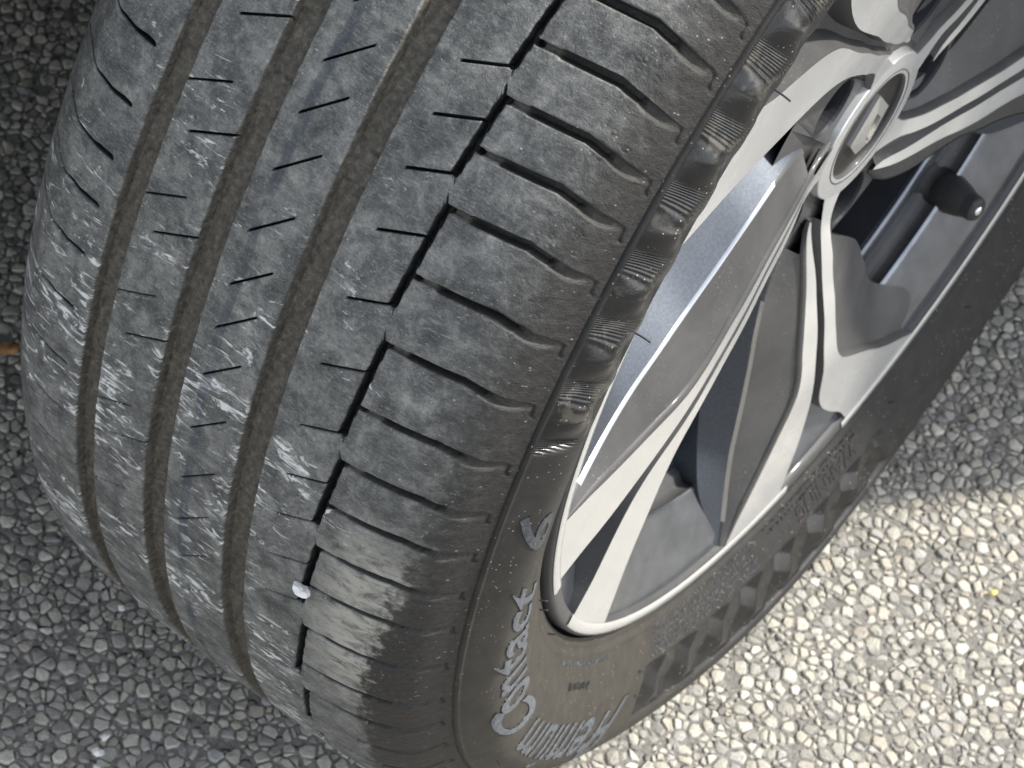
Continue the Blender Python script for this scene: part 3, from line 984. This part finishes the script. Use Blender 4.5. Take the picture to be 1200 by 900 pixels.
F2X = [(.046, .070), (.052, .070), (.06, .070), (.08, .0715), (.10, .0735), (.12, .0750), (.14, .0765), (.16, .0800), (.18, .0850), (.20, .0930), (.22, .1005), (.2375, .108)]
WBT = [(.034, 60), (.04, 60), (.06, 63), (.08, 71), (.10, 80), (.114, 84), (.15, 87), (.198, 90), (.215, 93), (.2375, 96)]
WBX = [(.034, .080), (.04, .080), (.06, .082), (.08, .0845), (.114, .086), (.15, .088), (.198, .0905), (.215, .098), (.2375, .1065)]

def loft(name, rows_, mat, parent, smooth=True, flip=False):
    """rows_: list of lists of (x, r, th); one quad strip mesh with uv (r, th)"""
    n, k = len(rows_), len(rows_[0])
    P = np.array(rows_, float)
    Vv = cyl_w(P[..., 0], P[..., 1], P[..., 2]).reshape(-1, 3)
    uv = np.stack([P[..., 1], P[..., 2]], -1).reshape(-1, 2)
    idx = np.arange(n * k).reshape(n, k)
    Ff = np.stack([idx[:-1, :-1], idx[1:, :-1], idx[1:, 1:], idx[:-1, 1:]], -1).reshape(-1, 4)
    if flip:
        Ff = Ff[:, ::-1]
    return np_mesh(name, Vv, Ff, mat, parent, uv, None, smooth)

def join_strips(name, strips, mat, parent):
    """several lofted strips kept apart (sharp between them) in one mesh"""
    Vs, Fs, Us, o = [], [], [], 0
    for rows_ in strips:
        P = np.array(rows_, float)
        n, k = P.shape[:2]
        Vs.append(cyl_w(P[..., 0], P[..., 1], P[..., 2]).reshape(-1, 3))
        Us.append(np.stack([P[..., 1], P[..., 2]], -1).reshape(-1, 2))
        idx = np.arange(n * k).reshape(n, k) + o
        Fs.append(np.stack([idx[:-1, :-1], idx[1:, :-1], idx[1:, 1:], idx[:-1, 1:]], -1).reshape(-1, 4))
        o += n * k
    return np_mesh(name, np.vstack(Vs), np.vstack(Fs), mat, parent, np.vstack(Us))

rim = empty('alloy_rim', (0, 0, 0), None, None)
rim.parent = wheel

def spoke(k):
    dth = 72.0 * k
    rs = np.linspace(.0465, .2375, 114)
    rh = np.linspace(.0345, .2375, 119)
    def faces_(rlist, ta, tb, n=6, dx=0.0, crn=0.0006):
        out = []
        for r in rlist:
            a, b = ip(ta, r), ip(tb, r)
            row = []
            for q in np.linspace(0, 1, n):
                row.append((float(xf(r)) + dx + 0.0, r, a + (b - a) * q + dth))
            out.append(row)
        return out
    L = faces_(rs, LO, LI)
    H = faces_(rh, HO, HI)
    sp = join_strips('spoke_paint', [], M_PAINT, rim) if False else None
    mach = join_strips('spoke_face', [L, H], M_MACH, rim)
    # painted body: groove, flanks, pocket walls
    strips = []
    ch = 0.0012
    gro_a, gro_b, gro_c = [], [], []
    for r in rs:
        a, b = ip(LI, r), ip(HO, r)
        w = max(b - a, 0.2)
        dpt = np.interp(r, [.058, .08, .14, .18, .2375], [.0035, .004, .006, .010, .017])
        ins = min(0.30 * w, math.degrees(.0022 / r))
        x = float(xf(r))
        gro_a.append([(x - .0001, r, a + dth), (x - dpt * .55, r, a + ins * .55 + dth), (x - dpt, r, a + ins + dth)])
        gro_b.append([(x - dpt, r, a + ins + dth), (x - dpt * 1.04, r, (a + b) / 2 + dth), (x - dpt, r, b - ins + dth)])
        gro_c.append([(x - dpt, r, b - ins + dth), (x - dpt * .55, r, b - ins * .55 + dth), (x - .0001, r, b + dth)])
    strips += [gro_a, gro_b, gro_c]
    f1, f2, f3, f1b = [], [], [], []
    for r in rs:
        lo, cr_, crx = ip(LO, r), ip(CR, r), ip(CRX, r)
        x = float(xf(r))
        e = math.degrees(.0030 / r)
        g = min(e, (lo - cr_) * .3)
        x1 = x - min(.0022, (x - crx) * .35)
        # rounded shoulder, then the wide hollow facet
        f1b.append([(x - .0001 - (x - x1) * (1 - math.cos(q)), r, lo - g * math.sin(q) + dth) for q in np.linspace(0, math.pi / 2, 6)][::-1])
        row = []
        for q in np.linspace(0, 1, 9):
            t_ = (lo - g) + (cr_ + math.degrees(.0009 / r) - lo + g) * q
            row.append((x1 + (crx - x1) * q, r, t_ + dth))
        f1.append(row[::-1])
        t2, x2_ = ip(F2T, r), ip(F2X, r)
        ed = math.degrees(.0011 / r)
        sl1 = (x1 - crx) / max(math.radians(lo - g - cr_) * r, 1e-4)     # fall of the upper facet
        pa = (crx + sl1 * .0009, cr_ + math.degrees(.0009 / r))
        pb = (crx - .0012, cr_ - math.degrees(.0005 / r))
        f3.append([((1 - q) ** 2 * pb[0] + 2 * q * (1 - q) * crx + q * q * pa[0], r,
                    (1 - q) ** 2 * pb[1] + 2 * q * (1 - q) * cr_ + q * q * pa[1] + dth) for q in np.linspace(0, 1, 7)])
        row = []
        for q in np.linspace(0, 1, 6):
            row.append((pb[0] + (x2_ - pb[0]) * q, r, pb[1] + (t2 - pb[1]) * q + dth))
        f2.append(row[::-1])
    f1, f2 = ([q for q in w if q[0][1] > .0615] for w in (f1, f2))
    strips += [f1b, f1]
    join_strips('spoke_edge', [[q for q in f3 if .086 < q[0][1] < .2235]], M_EDGE, rim)
    strips.append([q for q in f3 if q[0][1] > .2215])
    strips.append([q for q in f3 if .0615 < q[0][1] < .0875])
    side_strips = [f2]
    back = []
    for r in rs:
        t2, x2_ = ip(F2T, r), ip(F2X, r)
        back.append([(max(x2_ - .05, .045), r, t2 + 1.5 + dth), (x2_, r, t2 + dth)])
    side_strips.append([q for q in back if q[0][1] > .0615])
    join_strips('spoke_side', side_strips, M_SPSIDE, rim)
    h1, h2, h3 = [], [], []
    for r in rh:
        hi, wt, wx = ip(HI, r), max(ip(WBT, r), ip(HI, r) + .6), ip(WBX, r)
        x = float(xf(r))
        e = math.degrees(.0010 / r)
        x1 = max(x - .0045, wx)
        h1.append([(x - .0001, r, hi + dth), (x - .0006, r, hi + e * .5 + dth), (x1, r, hi + e + dth)])
        row = []
        for q in np.linspace(0, 1, 8):
            row.append((x1 + (wx - x1) * q, r, hi + e + (wt - hi - e) * q + dth))
        h2.append(row)
        h3.append([(wx, r, wt + dth), (wx - .03, r, wt - 6 + dth)])
    strips += [h1, h2, h3]
    join_strips('spoke_body', strips, M_PAINT, rim)

for k in range(5):
    spoke(k)

# hub plate with five bolt holes, ring round the cap
def hub():
    loops = []
    N = 120
    outer = [(.084 * math.cos(2 * math.pi * k / N), .084 * math.sin(2 * math.pi * k / N)) for k in range(N)]
    inner = [(.030 * math.cos(2 * math.pi * k / 60), .030 * math.sin(2 * math.pi * k / 60)) for k in range(60)]
    loops = [outer, inner]
    HR, HC = .0142, .0565
    hs = []
    for q in range(5):
        a = rad(1.5 + 72 * q)
        cx_, cy_ = HC * math.cos(a), HC * math.sin(a)
        hs.append([(cx_ + HR * math.cos(2 * math.pi * k / 36), cy_ + HR * 1.0 * math.sin(2 * math.pi * k / 36)) for k in range(36)])
    loops += hs
    flat = [p for l in loops for p in l]
    tris = tessellate_polygon([[Vector((p[0], p[1], 0)) for p in l] for l in loops])
    def hx(y, z):
        r = math.hypot(y, z)
        return float(np.interp(r, [.03, .036, .045, .06, .072, .084], [.0860, .0856, .0858, .0866, .0868, .0835]))
    bm = bmesh.new()
    vs = [bm.verts.new(to_world(hx(*p), *p)) for p in flat]
    for t in tris:
        try:
            bm.faces.new([vs[i] for i in t])
        except ValueError:
            pass
    bmesh.ops.subdivide_edges(bm, edges=[e for e in bm.edges if e.calc_length() > .012], cuts=1)
    bm_obj('hub_plate', bm, M_PAINT, rim)
    for l in hs:
        bm = bmesh.new()
        rings = []
        cx_ = sum(p[0] for p in l) / len(l); cy_ = sum(p[1] for p in l) / len(l)
        for (s, dx) in ((1.0, 0.0), (.965, -.0012), (.95, -.004), (.90, -.040)):
            rings.append([bm.verts.new(to_world(hx(*p) + dx, cx_ + (p[0] - cx_) * s, cy_ + (p[1] - cy_) * s)) for p in l])
        for a, b in zip(rings[:-1], rings[1:]):
            for k in range(len(l)):
                bm.faces.new((a[k], a[(k + 1) % len(l)], b[(k + 1) % len(l)], b[k]))
        bm.faces.new(rings[-1])
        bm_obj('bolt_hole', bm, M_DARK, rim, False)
        # hexagon bolt head deep in the hole
        bm = bmesh.new()
        top = [bm.verts.new(to_world(.058, cx_ + .0085 * math.cos(k * math.pi / 3), cy_ + .0085 * math.sin(k * math.pi / 3))) for k in range(6)]
        bot = [bm.verts.new(to_world(.045, cx_ + .0085 * math.cos(k * math.pi / 3), cy_ + .0085 * math.sin(k * math.pi / 3))) for k in range(6)]
        bm.faces.new(top)
        for k in range(6):
            bm.faces.new((top[k], top[(k + 1) % 6], bot[(k + 1) % 6], bot[k]))
        bm_obj('wheel_bolt', bm, M_STEEL, rim)
hub()

def revolve(name, prof, mat, parent, n=240, a0=0, a1=360, smooth=True):
    th = np.linspace(a0, a1, n + 1)
    P = np.array(prof, float)
    S_, T_ = np.meshgrid(np.arange(len(P)), th, indexing='xy')
    Vv = cyl_w(P[S_, 0], P[S_, 1], T_).reshape(-1, 3)
    uv = np.stack([P[S_, 1], T_], -1).reshape(-1, 2)
    nr, nc = S_.shape
    idx = np.arange(nr * nc).reshape(nr, nc)
    Ff = np.stack([idx[:-1, :-1], idx[:-1, 1:], idx[1:, 1:], idx[1:, :-1]], -1).reshape(-1, 4)
    return np_mesh(name, Vv, Ff, mat, parent, uv, None, smooth)

# barrel seen through the windows: flare, edge, well, steps
revolve('barrel_flare', [(.1075, .2361), (.1060, .2315), (.1055, .2295), (.0925, .2030), (.0912, .2008), (.0903, .2002)], M_BARREL, rim)
revolve('barrel_well', [(.0903, .2003), (.0890, .2015), (.0850, .2030), (.0835, .2020), (.0815, .1990), (.0795, .1985), (.0785, .1980)], M_PAINT, rim)
revolve('barrel_step', [(.0785, .1979), (.0775, .1950), (.0765, .1920), (.0755, .1908), (.0745, .1908), (.0735, .1915)], M_BARREL, rim)
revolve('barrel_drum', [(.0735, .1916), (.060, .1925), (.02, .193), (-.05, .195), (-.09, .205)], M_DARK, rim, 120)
# lip: machined arcs from foot to foot, painted round flange
for k in range(5):
    a0, a1 = 75.0 + 72 * k, 72 * (k + 1) + 63.5
    revolve('rim_lip_face', [(.1114, .2420), (.1119, .2413), (.1112, .2372), (.1108, .2366)], M_MACH, rim, 60, a0, a1)
revolve('rim_lip', [(.100, .2445), (.106, .2442), (.1100, .2436), (.1110, .2425), (.1112, .2412), (.1106, .2380), (.1100, .2366), (.1075, .2360)], M_PAINT, rim)
revolve('bead_gap', [(.108, .246), (.104, .2475), (.098, .2450), (.098, .238)], M_DARK, rim)

# hub ring, cap and emblem
revolve('hub_ring', [(.0850, .0366), (.0885, .0360), (.08895, .0356), (.0891, .0300), (.0891, .0262), (.0890, .0259)], M_MACH, rim, 240, smooth=False)
revolve('ring_bevel', [(.0890, .0259), (.0885, .0253), (.0875, .0250), (.0860, .0249)], M_PAINT, rim, 160)
revolve('ring_groove', [(.08895, .0282), (.08935, .0280), (.08935, .0278), (.08905, .0276)], M_DARK, rim, 120)
cap = revolve('centre_cap', [(.0872, .0250), (.0864, .0247), (.0864, .018), (.0865, .010), (.08655, .0002)], M_CAP, rim, 96)
def emblem():
    """folded hollow lozenge standing on the cap"""
    H0 = .0860
    O = [(.0125, -.0146), (-.0136, -.0130), (-.0182, .0045), (-.0102, .0143), (.0069, .0124)]
    I = [(.0010, -.0064), (-.0078, -.0060), (-.0140, .0046), (-.0118, .0068), (-.0066, .0062)]
    O = [(-.002 + (q[0] + .002) * .84, q[1] * .90) for q in O]
    hO = [.0022, .0022, .0018, .0022, .0022]
    bm = bmesh.new()
    def P(q, h):
        return bm.verts.new(to_world(H0 + h, q[0], q[1]))
    n = 5
    for k in range(n):
        j = (k + 1) % n
        bm.faces.new((P(O[k], hO[k]), P(O[j], hO[j]), P(I[j], .0030), P(I[k], .0030)))
        bm.faces.new((P(O[k], -.001), P(O[j], -.001), P(O[j], hO[j]), P(O[k], hO[k])))
        bm.faces.new((P(I[k], .0030), P(I[j], .0030), P(I[j], -.001), P(I[k], -.001)))
    # ridge along the long side of the band
    return bm_obj('emblem', bm, M_SATIN, rim)
emblem()

# tyre valve
def valve():
    base_r, th = .2085, 178.3
    x0 = .0800
    prof = [(0, .0078), (.003, .0076), (.005, .0062), (.0060, .0058), (.013, .0057), (.0150, .0058), (.0154, .0062), (.0200, .0062), (.0245, .0060), (.0262, .0052), (.0265, .0030), (.0265, 0)]
    t = rad(th)
    cen = Vector(to_world(x0, base_r * math.cos(t), base_r * math.sin(t)))
    inward = (Vector(to_world(x0, 0, 0)) - cen).normalized()
    axis = (Vector((1, 0, 0)) * .96 + inward * .28).normalized()
    a = axis.orthogonal().normalized(); b = axis.cross(a)
    def lathe(name, pr_, mat, n=28):
        bm = bmesh.new()
        rings = []
        for (h, r) in pr_:
            rings.append([bm.verts.new(cen + axis * h + (a * math.cos(2 * math.pi * k / n) + b * math.sin(2 * math.pi * k / n)) * max(r, 1e-5)) for k in range(n)])
        for p, q in zip(rings[:-1], rings[1:]):
            for k in range(n):
                bm.faces.new((p[k], p[(k + 1) % n], q[(k + 1) % n], q[k]))
        return bm_obj(name, bm, mat, rim, True)
    lathe('valve_stem', [(-.008, .0150), (.001, .0148), (.003, .0125), (.006, .0108), (.012, .0100)], M_VALVE)
    lathe('valve_cap', [(.005, .0098), (.007, .0107), (.0120, .0106), (.0200, .0086), (.0235, .0072), (.0245, .0068), (.0285, .0066), (.0300, .0058), (.0304, .0030)], M_VALVE)
    lathe('valve_pin', [(.0302, .0026), (.0312, .0024), (.0315, .0012), (.0315, .0002)], M_CHROME, 14)
valve()

# brake disc behind the spokes
revolve('brake_disc', [(.020, .155), (.030, .155), (.0305, .150), (.0305, .090), (.036, .086), (.050, .082), (.055, .070), (.055, .03)], M_STEEL, wheel, 120)

# ------------------------------------------------------------------ the car above the wheel: gives the shade
def car_body():
    body = empty('parked_car', (0, 0, 0), 'parked car over the wheel, its arch and underside shading the asphalt', 'car')
    DEL = rad(34.0)                        # the wheel is turned outwards by this much
    # car axes in wheel coordinates (x outwards, h forwards): forward and outward
    fx_, fh_ = -math.sin(DEL), math.cos(DEL)
    ox_, oh_ = math.cos(DEL), math.sin(DEL)
    PL = 0.088                              # distance of the body side from the axle centre
    def W(s, o, z):                         # s along the car, o outwards, z up
        x = fx_ * s + ox_ * (PL + o)
        h = fh_ * s + oh_ * (PL + o)
        return Vector((x, -h, z))
    AR = 0.425
    N = 40
    arch = [(AR * math.cos(math.pi * k / N), ZC + 0.01 + AR * math.sin(math.pi * k / N)) for k in range(N + 1)]
    outl = [(-1.6, .22)] + [(-1.6, 1.0)] + [(0.62, .86), (0.62, .24)]
    bm = bmesh.new()
    poly = [(AR, .17)] + arch + [(-AR, .22)] + [(-1.6, .22), (-1.6, 1.02), (.45, .90), (.60, .70), (.62, .17)]
    tri = tessellate_polygon([[Vector((p[0], p[1], 0)) for p in poly]])
    vo = [bm.verts.new(W(p[0], 0 - .10 * max(0, p[1] - .72) - .25 * max(0, p[0] - .40), p[1])) for p in poly]
    vi = [bm.verts.new(W(p[0], -.03 - .10 * max(0, p[1] - .72) - .25 * max(0, p[0] - .40), p[1])) for p in poly]
    for t in tri:
        bm.faces.new([vo[i] for i in t]); bm.faces.new([vi[i] for i in reversed(t)])
    for k in range(len(poly)):
        j = (k + 1) % len(poly)
        bm.faces.new((vo[k], vo[j], vi[j], vi[k]))
    bm_obj('side_panel', bm, M_BODY, body)
    bm = bmesh.new()
    r0 = [bm.verts.new(W(p[0] * 1.02, -.015, (p[1] - ZC) * 1.02 + ZC)) for p in arch]
    r1 = [bm.verts.new(W(p[0] * 1.02, -.42, (p[1] - ZC) * 1.02 + ZC)) for p in arch]
    for k in range(N):
        bm.faces.new((r0[k], r0[k + 1], r1[k + 1], r1[k]))
    bm.faces.new(r1)
    bm_obj('arch_liner', bm, M_LINER, body, False)
    for s0, s1 in ((-1.6, -AR - .01), (AR + .01, .62)):
        bm = bmesh.new()
        v = [bm.verts.new(W(s, o, z)) for s in (s0, s1) for o in (-.032 - (.06 if s0 > 0 else 0), -1.4) for z in (.20, .26)]
        for f_ in ((0, 1, 3, 2), (4, 5, 7, 6), (0, 1, 5, 4), (2, 3, 7, 6), (0, 2, 6, 4), (1, 3, 7, 5)):
            bm.faces.new([v[i] for i in f_])
        bm_obj('floor_pan', bm, M_LINER, body)
    for nm, s0, s1, oa, ob, z0, z1 in (('floor_pan', -AR - .01, AR + .01, -.43, -1.4, .14, .26), ('front_bumper', .52, .60, -.16, -1.4, .12, .62)):
        bm = bmesh.new()
        v = [bm.verts.new(W(s, o, z)) for s in (s0, s1) for o in (oa, ob) for z in (z0, z1)]
        for f_ in ((0, 1, 3, 2), (4, 5, 7, 6), (0, 1, 5, 4), (2, 3, 7, 6), (0, 2, 6, 4), (1, 3, 7, 5)):
            bm.faces.new([v[i] for i in f_])
        bm_obj(nm, bm, M_LINER if nm == 'floor_pan' else M_BODY, body)
    bm = bmesh.new()
    v = [bm.verts.new(W(s, o, .93)) for s in (-1.6, .5) for o in (-.06, -1.4)]
    v2 = [bm.verts.new(W(s, o, .97)) for s in (-1.6, .45) for o in (-.10, -1.35)]
    for a in (v, v2):
        bm.faces.new((a[0], a[1], a[3], a[2]))
    bm_obj('bonnet', bm, M_BODY, body)
car_body()

# ------------------------------------------------------------------ bits lying about
def pebble(name, loc, size, mat, label, cat, seed, flat=.6, group=None):
    rg = random.Random(seed)
    bm = bmesh.new()
    bmesh.ops.create_icosphere(bm, subdivisions=2, radius=1.0)
    for v in bm.verts:
        k = 1 + rg.uniform(-.22, .22)
        v.co = Vector((v.co.x * size * k, v.co.y * size * k * .75, v.co.z * size * flat * k))
    o = bm_obj(name, bm, mat)
    o.location = loc
    o.rotation_euler = (rg.uniform(-.3, .3), rg.uniform(-.3, .3), rg.uniform(0, 6))
    tag(o, label, cat, group)
    return o

pebble('white_pebble', tuple(cyl_w(np.array([.0669]), np.array([R0 - .0012]), np.array([44.85]))[0]), .0034, M_QUARTZ, 'white pebble wedged in the zigzag groove of the tyre tread', 'pebble', 3, .55)
pebble('yellow_chip', (.2093, .0833, .0030), .0024, M_YELLOW, 'tiny yellow stone chip lying on the sunlit asphalt', 'stone chip', 4, .6)
for k, (qx, qy, sz) in enumerate(((-.0608, -.2929, .0030), (-.0640, -.2850, .0022), (-.1073, -.2272, .0020), (-.0560, -.2990, .0018))):
    lab = ('largest glittering white quartz chip on the shaded asphalt below the tyre', 'second white quartz chip just beyond the largest one',
           'lone white quartz chip on the shaded asphalt close to the tread', 'smallest white quartz chip at the near edge of the asphalt')[k]
    pebble('quartz_chip', (qx, qy, .0026), sz, M_QUARTZ, lab, 'quartz chip', 20 + k, .5, 'white quartz chips on the shaded asphalt')
def leaf():
    bm = bmesh.new()
    pts = []
    n = 14
    for k in range(n):
        a = 2 * math.pi * k / n
        r = .0048 * (1 + .18 * math.sin(3 * a + 1)) * (1.0 if math.cos(a) < .6 else 1.25)
        pts.append(bm.verts.new((r * math.cos(a) * 1.25, r * math.sin(a) * .8, .0012 * math.sin(2 * a))))
    c = bm.verts.new((0, 0, -.0008))
    low = [bm.verts.new(v.co + Vector((0, 0, -.0003))) for v in pts]
    c2 = bm.verts.new((0, 0, -.0011))
    for k in range(n):
        j = (k + 1) % n
        bm.faces.new((pts[k], pts[j], c)); bm.faces.new((low[j], low[k], c2)); bm.faces.new((pts[j], pts[k], low[k], low[j]))
    o = bm_obj('dry_leaf', bm, M_LEAF, None, True)
    o.location = (-.2585, -.1525, .0042)
    o.rotation_euler = (.15, -.1, .7)
    tag(o, 'small orange-brown scrap of dry leaf on the dark asphalt', 'leaf')
leaf()
